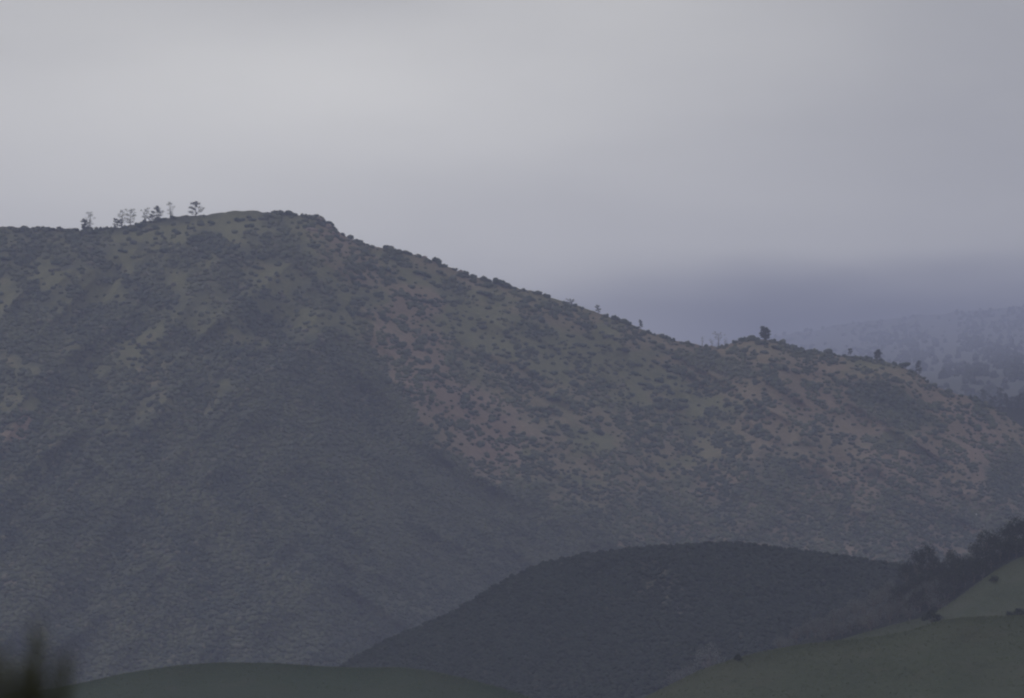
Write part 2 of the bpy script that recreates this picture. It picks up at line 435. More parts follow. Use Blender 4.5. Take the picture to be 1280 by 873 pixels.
# hidden behind the nearer hills: drop
vis = py < np.minimum(MID.sky(px), np.minimum(GL1.sky(px), GUL.sky(px))) + 30
edge = (px > -30) & (px < 1310) | (rng.uniform(0, 1, n) < .4)
c_, A = cover(px, py)
keep = vis & edge & (rng.uniform(0, 1, n) < c_) & ~((px > 200) & (px < 326) & (py < MTN.sky(px) + 8))
px, py, br = px[keep], py[keep], A['brush'][keep]
left = px < 470
r = np.where(left, rng.uniform(.7, 1.9, len(px)), rng.uniform(.6, 1.5, len(px))) * np.where(br > .95, .8, 1.0)
tint = np.clip((fbm((px + py) / 70, (py - px) / 26, 4, 15) - .5) * 1.8 + .42 + rng.normal(0, .16, len(px)), 0, 1)
tint = np.where(rng.uniform(0, 1, len(px)) < .05, .95, tint * .8) * (1 - .92 * blob(px, py, 530, 790, 170, 105, -25))
print('small brush', len(px))
scatter('chaparral', MTN.P(px, py), r, tint, M_CHAP, 'low grey green chaparral covering the mountain slopes', 'brush')

# medium bushes, in clumps that run down the slope
n = 26000
px = rng.uniform(-160, 1400, n); py = MTN.sky(px) + rng.uniform(0, 1, n) ** 1.1 * (860 - MTN.sky(px))
vis = py < np.minimum(MID.sky(px), np.minimum(GL1.sky(px), GUL.sky(px))) + 20
A = attrs_m(px, py)
ur = (px * .88 + py * .46); vr = (px * -.46 + py * .88)
cl = fbm(ur / 24, vr / 9, 3, 51); cl2 = fbm((px * .72 - py * .69) / 34, (px * .69 + py * .72) / 12, 3, 52)
isl = px < 440
p = np.where(isl, .10 * smooth(.50, .64, cl2), .50 * smooth(.54, .60, cl) * smooth(820, 560, py)) * np.where((A['brush'] > .9), .25, 1)
p = p * np.where(A['grass'] > .65, .3, 1) * (1 - .97 * ((px > 195) & (px < 328) & (py < MTN.sky(px) + 12)))
keep = vis & (rng.uniform(0, 1, n) < p)
px, py = px[keep], py[keep]
r = rng.uniform(.9, 2.2, len(px)) * np.where(py > 560, .72, 1) * np.where(px < 440, .8, 1)
print('medium', len(px))
scatter('bushes', MTN.P(px, py), r, rng.uniform(0, .5, len(px)), M_CHAP, 'dark leafy bushes in clumps running down the mountain slope', 'brush', ICO1, ICO1F, .2, .75)

# dark hill brush
n = 42000
px = rng.uniform(300, 1330, n); py = MID.sky(px) + rng.uniform(0, 1, n) * (880 - MID.sky(px))
vis = py < np.minimum(GR1.sky(px), GL1.sky(px)) + 12
px, py = px[vis], py[vis]
pl = blob(px, py, 830, 735, 50, 30, 35) > .4
k = (~pl) | (rng.uniform(0, 1, len(px)) < .4); px, py = px[k], py[k]
r = rng.uniform(.4, 1.05, len(px))
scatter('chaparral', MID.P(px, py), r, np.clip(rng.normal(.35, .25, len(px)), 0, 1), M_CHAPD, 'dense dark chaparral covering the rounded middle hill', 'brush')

# forest on the far ridge
n = 9000
px = rng.uniform(850, 1420, n); py = FAR.sky(px) + rng.uniform(0, 1, n) ** .8 * 150
k = rng.uniform(0, 1, n) < .1 + .9 * smooth(.45, .6, fbm(px / 26, py / 22, 3, 88)); px, py = px[k], py[k]
scatter('forest', FAR.P(px, py), rng.uniform(2.0, 5.0, len(px)), rng.uniform(0, .6, len(px)), M_CHAPD, 'far forest on the distant ridge, reading as one mass', 'forest', ICO0, ICO0F, .3, 1.2)

# grass tufts on the pastures
def tufts(H, x0, x1, n, depth, mat, label, h=.13):
    px = rng.uniform(x0, x1, n); py = H.sky(px) + rng.uniform(0, 1, n) ** 1.6 * depth
    P = H.P(px, py); m = 3
    V = []; 
    a = rng.uniform(0, math.pi, (n, m)); L = rng.uniform(.5, 1, (n, m)) * h; wd = .10
    dx, dy = np.cos(a) * wd, np.sin(a) * wd; lx = rng.uniform(-.2, .2, (n, m)); ly = rng.uniform(-.2, .2, (n, m))
    v0 = np.stack([P[:, None, 0] - dx + lx, P[:, None, 1] - dy + ly, P[:, None, 2] - .05 + 0 * dx], -1)
    v1 = np.stack([P[:, None, 0] + dx + lx, P[:, None, 1] + dy + ly, P[:, None, 2] - .05 + 0 * dx], -1)
    v2 = np.stack([P[:, None, 0] + lx * 1.6, P[:, None, 1] + ly * 1.6, P[:, None, 2] + L], -1)
    V = np.stack([v0, v1, v2], 2).reshape(-1, 3)
    f = np.arange(len(V)).reshape(-1, 3)
    t = np.repeat(np.clip(rng.normal(.4, .25, n), 0, 1), m * 3)
    tag(mesh_obj('grass', V, f, mat, attrs=dict(tint=t)), label, 'grass', kind='stuff')
tufts(GR1, 820, 1310, 5000, 90, M_TUFT, 'short green grass on the lower right pasture hill')
tufts(GR2, 1040, 1310, 3000, 80, M_TUFT, 'short green grass on the slope behind the near pasture')
tufts(GL1, 60, 700, 3000, 30, M_TUFT, 'short green grass on the knoll at bottom left')

# ------------------------------------------------------------------ trees and shrubs one can tell apart
def tube(V, Fc, p0, p1, r0, r1, k=5):
    p0 = np.array(p0, float); p1 = np.array(p1, float); d = p1 - p0; L = np.linalg.norm(d)
    if L < 1e-6: return
    d /= L; a = np.cross(d, [0.3, 0.9, .2]); a /= np.linalg.norm(a); b = np.cross(d, a)
    o = len(V)
    for p, r in ((p0, r0), (p1, r1)):
        for i in range(k):
            t = 2 * math.pi * i / k; V.append(p + r * (a * math.cos(t) + b * math.sin(t)))
    for i in range(k):
        j = (i + 1) % k; Fc.append((o + i, o + j, o + k + j, o + k + i))
    Fc.append(tuple(o + k + i for i in range(k)))

def leaves(V, Fc, c, rad, n, s, R, squash=.8):
    """a clump of small leaf cards spread through an ellipsoid"""
    for _ in range(n):
        d = R.normal(0, 1, 3); d /= np.linalg.norm(d) + 1e-9
        p = np.array(c) + d * rad * R.uniform(.25, 1) ** .6 * np.array([1, 1, squash])
        a = R.normal(0, 1, 3); a /= np.linalg.norm(a); b = np.cross(a, R.normal(0, 1, 3)); b /= np.linalg.norm(b) + 1e-9
        q = s * R.uniform(.6, 1.3); o = len(V)
        V += [p + a * q, p + b * q * .6, p - a * q, p - b * q * .6]
        Fc.append((o, o + 1, o + 2, o + 3))

def pine_data(h, spread, dens, seed, lean=.0, crown_base=.25, shape='cone', leaf=.22, bare=False):
    R = np.random.default_rng(seed)
    V, Fc, LV, LF = [], [], [], []
    pts = []; x = y = 0
    for i in range(7):
        t = i / 6; pts.append(np.array([x, y, h * .97 * t])); x += lean * h / 6 + R.uniform(-.02, .02) * h; y += R.uniform(-.02, .02) * h
    r0 = (.050 if bare else .034) * h
    pts[0][2] = -.6
    for i in range(6): tube(V, Fc, pts[i], pts[i + 1], r0 * (1 - i / 6.6), r0 * (1 - (i + 1) / 6.6), 6)
    nl = int(9 + 9 * dens)
    for i in range(nl):
        t = crown_base + (1 - crown_base) * (i + R.uniform(0, .7)) / nl
        t = min(t, .98); k = t * 6; j = min(int(k), 5); p = pts[j] + (pts[j + 1] - pts[j]) * (k - j)
        if shape == 'cone': w = spread * (1 - t) ** .7 + .12 * spread
        elif shape == 'round': w = spread * math.sqrt(max(0, 1 - ((t - .55) / .52) ** 2)) + .1 * spread
        else: w = spread * (.35 + .65 * t)
        w *= R.uniform(.6, 1.1); a = i * 2.4 + R.uniform(-.5, .5); up = R.uniform(.05, .55) * w
        e = p + np.array([math.cos(a) * w, math.sin(a) * w, up]); mid = (p + e) / 2 + [0, 0, -.05 * w]
        tube(V, Fc, p, mid, r0 * .32 * (1.15 - t), r0 * .22 * (1.15 - t), 4); tube(V, Fc, mid, e, r0 * .22 * (1.15 - t), .02, 4)
        if not bare:
            for q in (.55, .8, 1.0):
                if R.uniform() < .45 + .55 * dens:
                    leaves(LV, LF, p + (e - p) * q, (.09 + .04 * dens) * h * R.uniform(.7, 1.2), int(22 * (.6 + dens)), leaf, R, .75)
        else:
            for q in range(3):
                s_ = p + (e - p) * R.uniform(.4, .95); tube(V, Fc, s_, s_ + R.normal(0, .12, 3) * h * .7 + [0, 0, .06 * h], r0 * .12, .015, 3)
            if R.uniform() < dens: leaves(LV, LF, e, .06 * h, 12, leaf * .8, R, .6)
    if not bare: leaves(LV, LF, pts[6], .045 * h, int(14 * (.6 + dens)), leaf, R, 1.8)
    return (V, Fc), (LV, LF)

def oak_data(h, w, seed, dens=1.0, leaf=.28, lobes=13):
    R = np.random.default_rng(seed)
    V, Fc, LV, LF = [], [], [], []
    th = h * .28
    top = np.array([R.uniform(-.3, .3), R.uniform(-.3, .3), th])
    tube(V, Fc, (0, 0, -.6), top, .05 * h, .035 * h, 7)
    for i in range(lobes):
        a = i * 2.399 + R.uniform(-.3, .3); q = math.sqrt((i + .5) / lobes); zz = h * (.40 + .46 * (1 - q * q) + R.uniform(-.07, .10))
        c = np.array([math.cos(a) * w * .5 * q * .8, math.sin(a) * w * .5 * q * .8, zz])
        m = (top + c) / 2 + R.normal(0, .04, 3) * h
        tube(V, Fc, top, m, .022 * h, .014 * h, 4); tube(V, Fc, m, c, .014 * h, .005 * h, 4)
        leaves(LV, LF, c, w * .19 * R.uniform(.8, 1.3), int(85 * dens), leaf, R, .85)
    return (V, Fc), (LV, LF)

def make_tree(name, dat, crown_mat, loc, rz=0):
    (V, Fc), (LV, LF) = dat
    root = empty(name, loc, rz)
    mesh_obj('trunk', V, Fc, M_BARK, root)
    if LV: mesh_obj('crown', LV, LF, crown_mat, root)
    return root

def copy_tree(o):
    c = o.copy(); C.objects.link(c)
    for ch in o.children:
        d = ch.copy(); C.objects.link(d); d.parent = c
    return c

PXM = 3000 / F
def skytree(name, px, ytop, label, cat, dep=0, base=None, mat=None, maker=None, group=None, H=MTN, **kw):
    b_ = float(H.sky(px)) + 1.0 if base is None else base
    P = H.P(px, b_); m = P[1] / F
    h = (b_ - ytop) * m
    dat = (maker or pine_data)(h, **kw)
    return tag(make_tree(name, dat, mat or M_PINE, tuple(P), random.uniform(0, 6)), label, cat, group)

G1 = 'trees on the left skyline'
skytree('pine_tree', 113, 265, 'tall thin leaning pine at the left end of the skyline trees', 'tree', spread=2.6, dens=.55, seed=1, lean=-.05, crown_base=.16, shape='round', leaf=.17, group=G1)
skytree('oak_tree', 106, 275.5, 'small dark rounded tree just left of the leaning skyline pine', 'tree', spread=2.2, dens=1, seed=2, crown_base=.1, shape='round', mat=M_SHRUB, group=G1)
skytree('pine_tree', 147, 274.5, 'short dark ragged tree at the left foot of the broad skyline pair', 'tree', spread=2.6, dens=.9, seed=3, crown_base=.1, shape='round', mat=M_SHRUB, group=G1)
skytree('pine_tree', 152, 263, 'narrow gappy pine standing left of the broad open skyline tree', 'tree', spread=2.0, dens=.5, seed=4, lean=-.03, crown_base=.2, shape='round', leaf=.17, group=G1)
skytree('pine_tree', 163, 262, 'broad open crowned tree, widest of the gappy skyline trees', 'tree', spread=4.4, dens=.8, seed=5, crown_base=.16, shape='open', leaf=.17, group=G1)
skytree('pine_tree', 181, 261.5, 'slender gappy tree between the broad open tree and the dense pine', 'tree', spread=2.4, dens=.5, seed=6, crown_base=.2, shape='open', leaf=.17, group=G1)
skytree('pine_tree', 189, 270, 'low bushy tree leaning against the left of the dense skyline pine', 'tree', spread=2.4, dens=.8, seed=16, crown_base=.1, shape='round', leaf=.17, group=G1)
skytree('pine_tree', 196, 258, 'dense dark pine, darkest of the trees on the left skyline', 'tree', spread=3.9, dens=.85, seed=7, crown_base=.12, shape='cone', leaf=.22, group=G1)
skytree('pine_tree', 213, 252.5, 'thin spindly pale pine standing alone right of the dense dark pine', 'tree', spread=1.8, dens=.45, seed=8, crown_base=.16, shape='round', leaf=.16, group=G1)
skytree('pine_tree', 245, 251.5, 'lone wide fan shaped tree nearest the grassy summit', 'tree', spread=4.7, dens=.85, seed=9, crown_base=.05, shape='cone', leaf=.22, group=G1)
skytree('pine_tree', 748, 382.5, 'small wispy tree halfway down the descending skyline', 'tree', spread=1.7, dens=.5, seed=20, crown_base=.3, shape='open', leaf=.2)
skytree('pine_tree', 801, 401, 'tiny spindly tree on the skyline above the low saddle', 'tree', spread=1.4, dens=.45, seed=21, crown_base=.3, shape='open', leaf=.18)
skytree('pine_tree', 713, 375.5, 'squat bushy tree on the upper descending skyline', 'tree', spread=2.3, dens=.7, seed=22, crown_base=.1, shape='round', leaf=.2)
skytree('bare_tree', 878, 421, 'leaning bare snag at the left edge of the saddle', 'tree', spread=1.3, dens=.1, seed=30, lean=-.12, bare=True, crown_base=.4, shape='round')
skytree('bare_tree', 898, 417, 'tall bare tree with flat spreading top in the saddle', 'tree', spread=3.6, dens=.7, seed=31, lean=-.10, bare=True, crown_base=.5, shape='open', leaf=.22)
skytree('bare_tree', 890, 424, 'short twisted bare tree between the two tall saddle snags', 'tree', spread=2.0, dens=.4, seed=32, lean=.05, bare=True, crown_base=.4, shape='open')
skytree('bare_tree', 906, 423, 'bare snag leaning left at the right edge of the saddle', 'tree', spread=1.4, dens=.2, seed=33, lean=-.14, bare=True, crown_base=.4, shape='round')
skytree('pine_tree', 955, 408.5, 'dense upright pine alone on the knob right of the saddle', 'tree', spread=2.1, dens=1.0, seed=40, crown_base=.12, shape='round', leaf=.26)
skytree('pine_tree', 958.5, 412.5, 'shorter companion tree touching the upright pine on the knob', 'tree', spread=1.7, dens=1.0, seed=43, crown_base=.1, shape='round', leaf=.26)
skytree('pine_tree', 1063, 436, 'tiny thin tree on the flat right skyline', 'tree', spread=1.2, dens=.5, seed=41, crown_base=.3, shape='round', leaf=.2)
skytree('pine_tree', 1097, 437.5, 'bushy conical tree where the right skyline starts to drop', 'tree', spread=2.6, dens=.9, seed=42, crown_base=.1, shape='cone', leaf=.24)
skytree('pine_tree', 1149, 451, 'slender conifer on the steep right descent of the skyline', 'tree', spread=2.1, dens=.6, seed=44, crown_base=.15, shape='cone', leaf=.24)
skytree('pine_tree', 1131, 454, 'low bushy tree just left of the slender right conifer', 'tree', spread=1.8, dens=.7, seed=45, crown_base=.1, shape='round', leaf=.24)
G2 = 'pines on the shoulder behind the mountain'
for i, (x, yt, lab, s, sh, d) in enumerate([
        (1220, 497, 'smallest dark tree peeping over the right mountain edge', 1.6, 'round', .9), (1231, 488, 'round headed pine first from left on the dark right shoulder', 2.4, 'round', .7),
        (1241, 496, 'low tree between the two tall pines of the dark shoulder', 2.2, 'round', .8), (1251, 485, 'tallest leaning pine on the dark right shoulder', 2.9, 'open', .7),
        (1258, 492, 'bushy tree right of the tallest leaning shoulder pine', 2.6, 'cone', .8), (1267, 497, 'low dense tree near the right edge on the shoulder', 3.0, 'round', 1),
        (1276, 492, 'dense pine at the right edge of the shoulder', 3.0, 'round', 1), (1288, 494, 'dense pine just beyond the right edge of the shoulder', 3.0, 'round', 1)]):
    skytree('pine_tree', x, yt, lab, 'tree', base=512 if x > 1225 else 508, H=SH, spread=s, dens=d, seed=60 + i, crown_base=.15, shape=sh, leaf=.26, group=G2)

# --- shrubs on the mountain, each a thing of its own
def shrub_data(seed, lob=6, nleaf=260):
    R = np.random.default_rng(seed)
    V = []; Fc = []
    for i in range(lob):
        a = i * 2.4 + R.uniform(-.5, .5); q = 0 if i == 0 else R.uniform(.35, .85)
        c = np.array([math.cos(a) * q, math.sin(a) * q * .8, R.uniform(.18, .6) - .15 * math.cos(a) * q]); r = R.uniform(.28, .52)
        o = len(V)
        nz = 1 + .30 * R.uniform(-1, 1, (len(ICO1), 1))
        for p in ICO1 * nz * r * [1, 1, .85] + c: V.append(p)
        for f in ICO1F: Fc.append(tuple(int(o + k) for k in f))
        leaves(V, Fc, c, r * 1.18, nleaf // lob, .085, R, .85)
    return mesh_obj('shrub', V, Fc, M_SHRUB, data_only=True)
SHR = [shrub_data(500 + i, 6 + i % 5) for i in range(8)]

spots = []   # (px, py, half width px)
def add(o, s, L, r0=4.2, r1=7.0):
    for x, y in L: spots.append([o[0] + x / s, o[1] + y / s, random.uniform(r0, r1)])
add((620, 330), 3.765, [(115, 290), (160, 170), (250, 320), (290, 405), (350, 345), (400, 390), (450, 430), (500, 390), (270, 520), (180, 515), (610, 360), (600, 410), (650, 520), (760, 470),
    (800, 490), (780, 400), (850, 450), (370, 575), (440, 590), (520, 580), (590, 620), (640, 620), (290, 645), (370, 680), (410, 800), (660, 735), (720, 685), (770, 680), (830, 540), (770, 555),
    (880, 650), (1000, 710), (1100, 670), (1120, 735), (130, 185), (200, 210), (60, 350), (110, 440), (215, 395), (520, 700), (560, 730), (690, 800), (480, 800), (700, 575), (820, 610), (930, 580)])
add((300, 230), 3.765, [(155, 190), (60, 175), (130, 260), (60, 235), (210, 270), (140, 320), (220, 345), (400, 190), (450, 250), (600, 330), (730, 360),
    (720, 425), (760, 450), (810, 490), (650, 530), (780, 535), (820, 550), (880, 440), (940, 420), (1040, 440), (1170, 485), (1150, 525), (1170, 590), (960, 560), (920, 575), (430, 600), (670, 640),
    (750, 655), (550, 480), (1130, 660), (270, 400), (480, 660), (530, 620), (350, 300), (100, 350), (75, 400), (690, 410), (850, 430), (1000, 560), (880, 560), (620, 400), (320, 210)])
add((0, 230), 3.969, [(820, 340), (230, 232), (1050, 200), (950, 225), (1240, 215), (1090, 340), (1080, 700), (750, 410), (400, 430), (610, 340), (930, 410), (720, 240), (800, 250), (1000, 205),
    (1190, 185), (660, 235), (30, 380), (1030, 370), (1240, 240), (870, 240), (770, 225), (700, 215), (360, 260), (470, 250), (280, 400), (160, 420)])
add((600, 480), 3.797, [(370, 80), (450, 120), (410, 200), (490, 235), (320, 262), (590, 345), (720, 260), (740, 300), (240, 360), (150, 240), (640, 160), (740, 165), (810, 120), (850, 115), (910, 120),
    (860, 420), (1180, 100), (340, 210), (130, 290), (260, 300), (880, 350), (340, 80), (560, 180), (500, 190), (680, 90)], 3.6, 6)
add((940, 330), 3.765, [(100, 480), (720, 480), (1050, 650), (150, 500), (290, 500), (370, 530), (400, 600), (200, 620), (330, 720), (550, 660), (1020, 755), (890, 690), (700, 800), (470, 830),
    (400, 840), (1070, 740), (60, 380), (110, 400), (220, 420), (330, 450), (430, 470), (500, 500), (260, 560), (130, 590), (60, 640), (600, 600)], 3.6, 5.6)
add((940, 540), 3.765, [(470, 60), (640, 50), (600, 75), (720, 290), (540, 520), (600, 570), (535, 565), (440, 510), (755, 420), (920, 515), (460, 360), (790, 230), (730, 140), (100, 285), (335, 140),
    (430, 350), (245, 120), (695, 540), (1000, 240), (1020, 270), (950, 350), (850, 330), (400, 200)], 3.2, 5.2)
# along the skyline
for x, r_ in [(12, 3), (28, 3), (45, 3), (57, 5), (66, 3.5), (75, 4), (86, 5.5), (94, 4), (128, 4), (136, 4), (157, 5), (172, 4), (205, 3.5), (217, 4.5), (255, 3), (332, 5), (344, 5), (352, 4.5), (361, 6), (370, 4.5), (380, 4), (394, 5),
             (403, 5), (411, 5), (419, 5), (428, 4), (449, 5), (460, 5), (466, 4), (483, 6), (492, 5), (507, 5), (512, 4), (524, 6), (546, 6), (556, 3.5), (567, 4), (582, 5.5), (592, 3.5), (612, 4), (624, 7), (633, 6), (642, 5),
             (655, 5), (668, 5), (684, 3.5), (706, 4), (718, 5), (727, 4), (757, 4), (769, 5.5), (779, 6), (785, 5), (795, 4), (811, 5), (818, 4), (832, 4.5), (840, 4), (852, 4), (864, 4), (876, 3), (919, 4), (928, 5), (938, 5), (946, 5),
             (966, 5), (974, 4), (984, 4.5), (992, 5), (1003, 4), (1012, 4), (1022, 4.5), (1042, 4.5), (1056, 4), (1075, 3.5), (1086, 4), (1104, 4), (1118, 3.5), (1127, 4), (1139, 4), (1158, 4), (1170, 3.5), (1185, 4), (1202, 4), (1216, 4.5), (1226, 5), (1236, 5)]:
    spots.append([x, float(MTN.sky(x)) + 1.5 + random.uniform(-.5, .8), r_ * .9, 'sky'])

LM = [(-50, 'the left picture edge'), (60, 'the brushy left skyline'), (112, 'the leaning skyline pine'), (163, 'the broad open skyline tree'), (205, 'the thin pale skyline pine'), (246, 'the lone fan tree'), (300, 'the grassy summit'),
      (362, 'the flat summit brow'), (408, 'the summit cliff edge'), (470, 'the first skyline step'), (545, 'the mid skyline bushes'), (625, 'the big skyline bush'), (700, 'the smooth skyline stretch'), (748, 'the wispy tree'),
      (795, 'the tiny spindly tree'), (850, 'the brushy dip'), (895, 'the saddle snags'), (956, 'the upright knob pine'), (1020, 'the flat right skyline'), (1097, 'the conical tree'), (1149, 'the slender conifer'), (1215, 'the right skyline end')]
from collections import defaultdict
cells = defaultdict(list)
for s in spots:
    x, y = s[0], s[1]; l = min(range(len(LM)), key=lambda i: abs(LM[i][0] - x)); d = y - float(MTN.sky(x))
    bnd = -1 if len(s) > 3 else min(int(d / 26), 8)
    cells[(l, bnd)].append(s)
ORD = ['first', 'second', 'third', 'fourth', 'fifth', 'sixth', 'seventh', 'eighth', 'ninth', 'tenth', 'eleventh', 'twelfth']
BND = {-1: 'on the skyline by', 0: 'just under', 1: 'close below', 2: 'a little below', 3: 'upper slope under', 4: 'mid slope under', 5: 'lower mid slope under', 6: 'low slope under', 7: 'lower slope under', 8: 'foot of slope under'}
ns = 0
for (l, bnd), L in sorted(cells.items()):
    L.sort(key=lambda s: s[0])
    for k, s in enumerate(L):
        x, y, hw = s[:3]
        Pp = MTN.P(x, y); m = Pp[1] / F
        o = bpy.data.objects.new('shrub', SHR[random.randrange(8)]); C.objects.link(o)
        R_ = hw * m * (random.uniform(.75, 1.3) if bnd == -1 else 1.12)
        o.location = (Pp[0], Pp[1], Pp[2] + (-.25 if bnd == -1 else -.05) * R_)
        o.scale = (R_ * random.uniform(.9, 1.15), R_ * random.uniform(.85, 1.1), R_ * random.uniform(.72, 1.0) * (1.5 if bnd == -1 else 1))
        o.rotation_euler = (0, 0, random.uniform(-.7, .7))
        size = 'small' if hw < 4.3 else ('mid sized' if hw < 5.6 else 'large')
        if len(L) == 1: e = 'alone in its patch'
        elif k == 0: e = 'leftmost there'
        elif k == len(L) - 1: e = 'rightmost there'
        else: e = ORD[k] + ' from left'
        tag(o, f'{size} dark shrub {BND[bnd]} {LM[l][1]}, {e}', 'shrub', 'dark shrubs on the mountain'); ns += 1
print('shrubs', ns)

# --- rocky outcrops along the crest and one pale rock
def rock_data(seed, mat):
    R = np.random.default_rng(seed); V, Fc = [], []
    for i in range(4):
        c = R.uniform(-.5, .5, 3) * [1, .7, .3]; o = len(V)
        for p in ICO1 * (1 + .22 * R.uniform(-1, 1, (len(ICO1), 1))) * R.uniform(.4, .7) * [1.1, .9, .8] + c: V.append(p)
        for f in ICO1F: Fc.append(tuple(int(o + k) for k in f))
    return mesh_obj('rock', V, Fc, mat, data_only=True)
for i, (x, y, r_, lab) in enumerate([(399, 275, 2.6, 'reddish rock outcrop on top of the summit cliff'), (408, 284, 2.6, 'reddish rock outcrop halfway down the summit cliff edge'),
        (390, 288, 2.8, 'broad reddish rock face under the summit cliff'), (416, 292, 2.2, 'low reddish rock at the foot of the summit cliff'),
        (530, 322, 2.0, 'brown rock on the skyline between the mid bushes'), (575, 340, 1.8, 'brown rock further down the middle skyline')]):
    o = bpy.data.objects.new('rock', rock_data(700 + i, M_ROCK)); C.objects.link(o); o.location = tuple(MTN.P(x, y)); o.scale = (r_,) * 3
    tag(o, lab, 'rock', 'rocks along the crest')
for i, (x, y, sc_, lab) in enumerate([(1221, 646, (.45, .5, 1.5), 'narrow bright white rock above the dark oaks at right'), (1223, 649, (.6, .5, .6), 'small white boulder at the foot of the narrow white rock'),
        (1251, 650, (1.3, .8, .8), 'dull pale boulder right of the narrow white rock')]):
    o = bpy.data.objects.new('rock', rock_data(720 + i, M_PALE if i < 2 else M_ROCK)); C.objects.link(o); o.location = tuple(MTN.P(x, y) + [0, 0, .6]); o.scale = sc_; o.rotation_euler = (.0, -.5, .3)
    tag(o, lab, 'rock')

# --- the wood in the gully at right
OAKS = []
for i in range(5):
    OAKS.append(make_tree('oak_tree', oak_data(9.0, 9.5 + (i % 3), 800 + i, 1.0, .30), M_OAK, (0, 0, 0)))
BARES = [make_tree('bare_tree', oak_data(8.0, 8.5, 820 + i, .55, .22, 14), M_TWIG, (0, 0, 0)) for i in range(3)]
used = set()
GW = 'trees of the gully wood at right'
rows = []
top = [(965, 822), (1000, 802), (1030, 791), (1060, 780), (1090, 766), (1115, 752), (1150, 726), (1190, 715), (1230, 699), (1270, 683), (1310, 666)]
BACK = [(1133, 699, 17), (1147, 686, 20), (1160, 679, 19), (1168, 694, 15), (1189, 687, 19), (1199, 699, 14), (1213, 699, 14), (1221, 676, 18), (1232, 662, 24), (1244, 668, 20), (1258, 655, 24), (1270, 646, 24), (1283, 648, 24), (1297, 640, 24)]
for r_ in range(4):
    row = []
    x = 975 + r_ * 20.0 + (35 if r_ else 0)
    if r_ == 0: x = 975.0
    while x < (1312 if r_ else 1120):
        yb = np.interp(x, [p[0] for p in top], [p[1] for p in top]) + r_ * 14 + random.uniform(-4, 4)
        lim = float(GR2.sky(x)) + 3
        if yb < lim or r_ == 0:
            row.append((x, min(yb, lim)))
        x += random.uniform(9, 14)
    if r_ == 0: row += [(a, float(GUL.sky(a)) + 1) for a, b_, c_ in BACK]
    rows.append(row)
RN = ['back row', 'second row', 'third row', 'front row']
for r_, row in enumerate(rows):
    for k, (x, yb) in enumerate(row):
        bare = x < 1115 or (r_ > 1 and x < 1180 and random.random() < .6)
        pr = random.choice(BARES if bare else OAKS)
        if pr.name in used: t = copy_tree(pr)
        else: t = pr; used.add(pr.name)
        # hypothetically the ground is the gully slope; rows nearer stand lower on it
        P_ = GUL.P(x, max(yb, float(GUL.sky(x)) + 1)) 
        if yb < float(GUL.sky(x)): P_ = at(x, yb, P_[1] + 10)
        P_ = np.array(P_)
        s = random.uniform(.55, .8) * (1.0 if x > 1120 else 1.02); sx = s * random.uniform(.8, 1.0)
        bk = [b for b in BACK if b[0] == x] if r_ == 0 else []
        if bk:
            m_ = P_[1] / F; s = (yb - bk[0][1]) * m_ / 8.6; sx = bk[0][2] * 1.25 * m_ / 9.8
        t.location = tuple(P_ - [0, 0, .5]); t.scale = (sx, sx, s); t.rotation_euler = (0, 0, random.uniform(0, 6.28))
        e = 'leftmost' if k == 0 else ('rightmost' if k == len(row) - 1 else f'number {k + 1} from left' if k >= 12 else ORD[k] + ' from left')
        kind = 'grey leafless tree' if bare else 'dark rounded oak'
        tag(t, f'{kind} in the {RN[r_]} of the gully wood, {e}', 'tree', GW)
for pr in OAKS + BARES:
    if pr.name not in used:
        for ch in list(pr.children): bpy.data.objects.remove(ch)
        bpy.data.objects.remove(pr)
def lone(x, yb, H, hpx, dat, mat, name, label, cat):
    P_ = H.P(x, yb); m = P_[1] / F
    t = make_tree(name, dat, mat, tuple(P_ - [0, 0, .3]), random.uniform(0, 6)); s = hpx * m / 8.0; t.scale = (s,) * 3
    return tag(t, label, cat)
lone(886, 850, GUL if False else MID, 46, oak_data(8, 8.5, 901, .6, .2, 14), M_TWIG, 'bare_tree', 'wide grey leafless tree behind the left foot of the pasture hill', 'tree')
lone(862, 858, MID, 26, oak_data(8, 12, 902, .7, .3, 12), M_TWIG, 'bare_tree', 'low grey bush like tree at the bottom left of the pasture hill', 'tree')
lone(846, 862, MID, 24, oak_data(8, 12, 907, .7, .3, 12), M_TWIG, 'bare_tree', 'low grey tree at the very bottom, left of the pasture hill', 'tree')
lone(922, 826, GR1, 10, oak_data(8, 9, 903, 1, .5, 8), M_OAK, 'oak_tree', 'tiny dark tree on the crest of the pasture hill', 'tree')
for i, (x, y, h_, lab) in enumerate([(1262, 772, 9, 'dark bush left of two in the hollow behind the pasture crest'), (1274, 772, 13, 'dark bush right of two in the hollow behind the pasture crest'),
        (1243, 728, 9, 'dark bush near the top of the green right slope'), (1165, 781, 18, 'lone dark tree where the wood meets the pasture crest')]):
    lone(x, y, GR2, h_, oak_data(8, 12, 910 + i, 1, .5, 9), M_OAK, 'shrub' if i < 3 else 'oak_tree', lab, 'shrub' if i < 3 else 'tree')

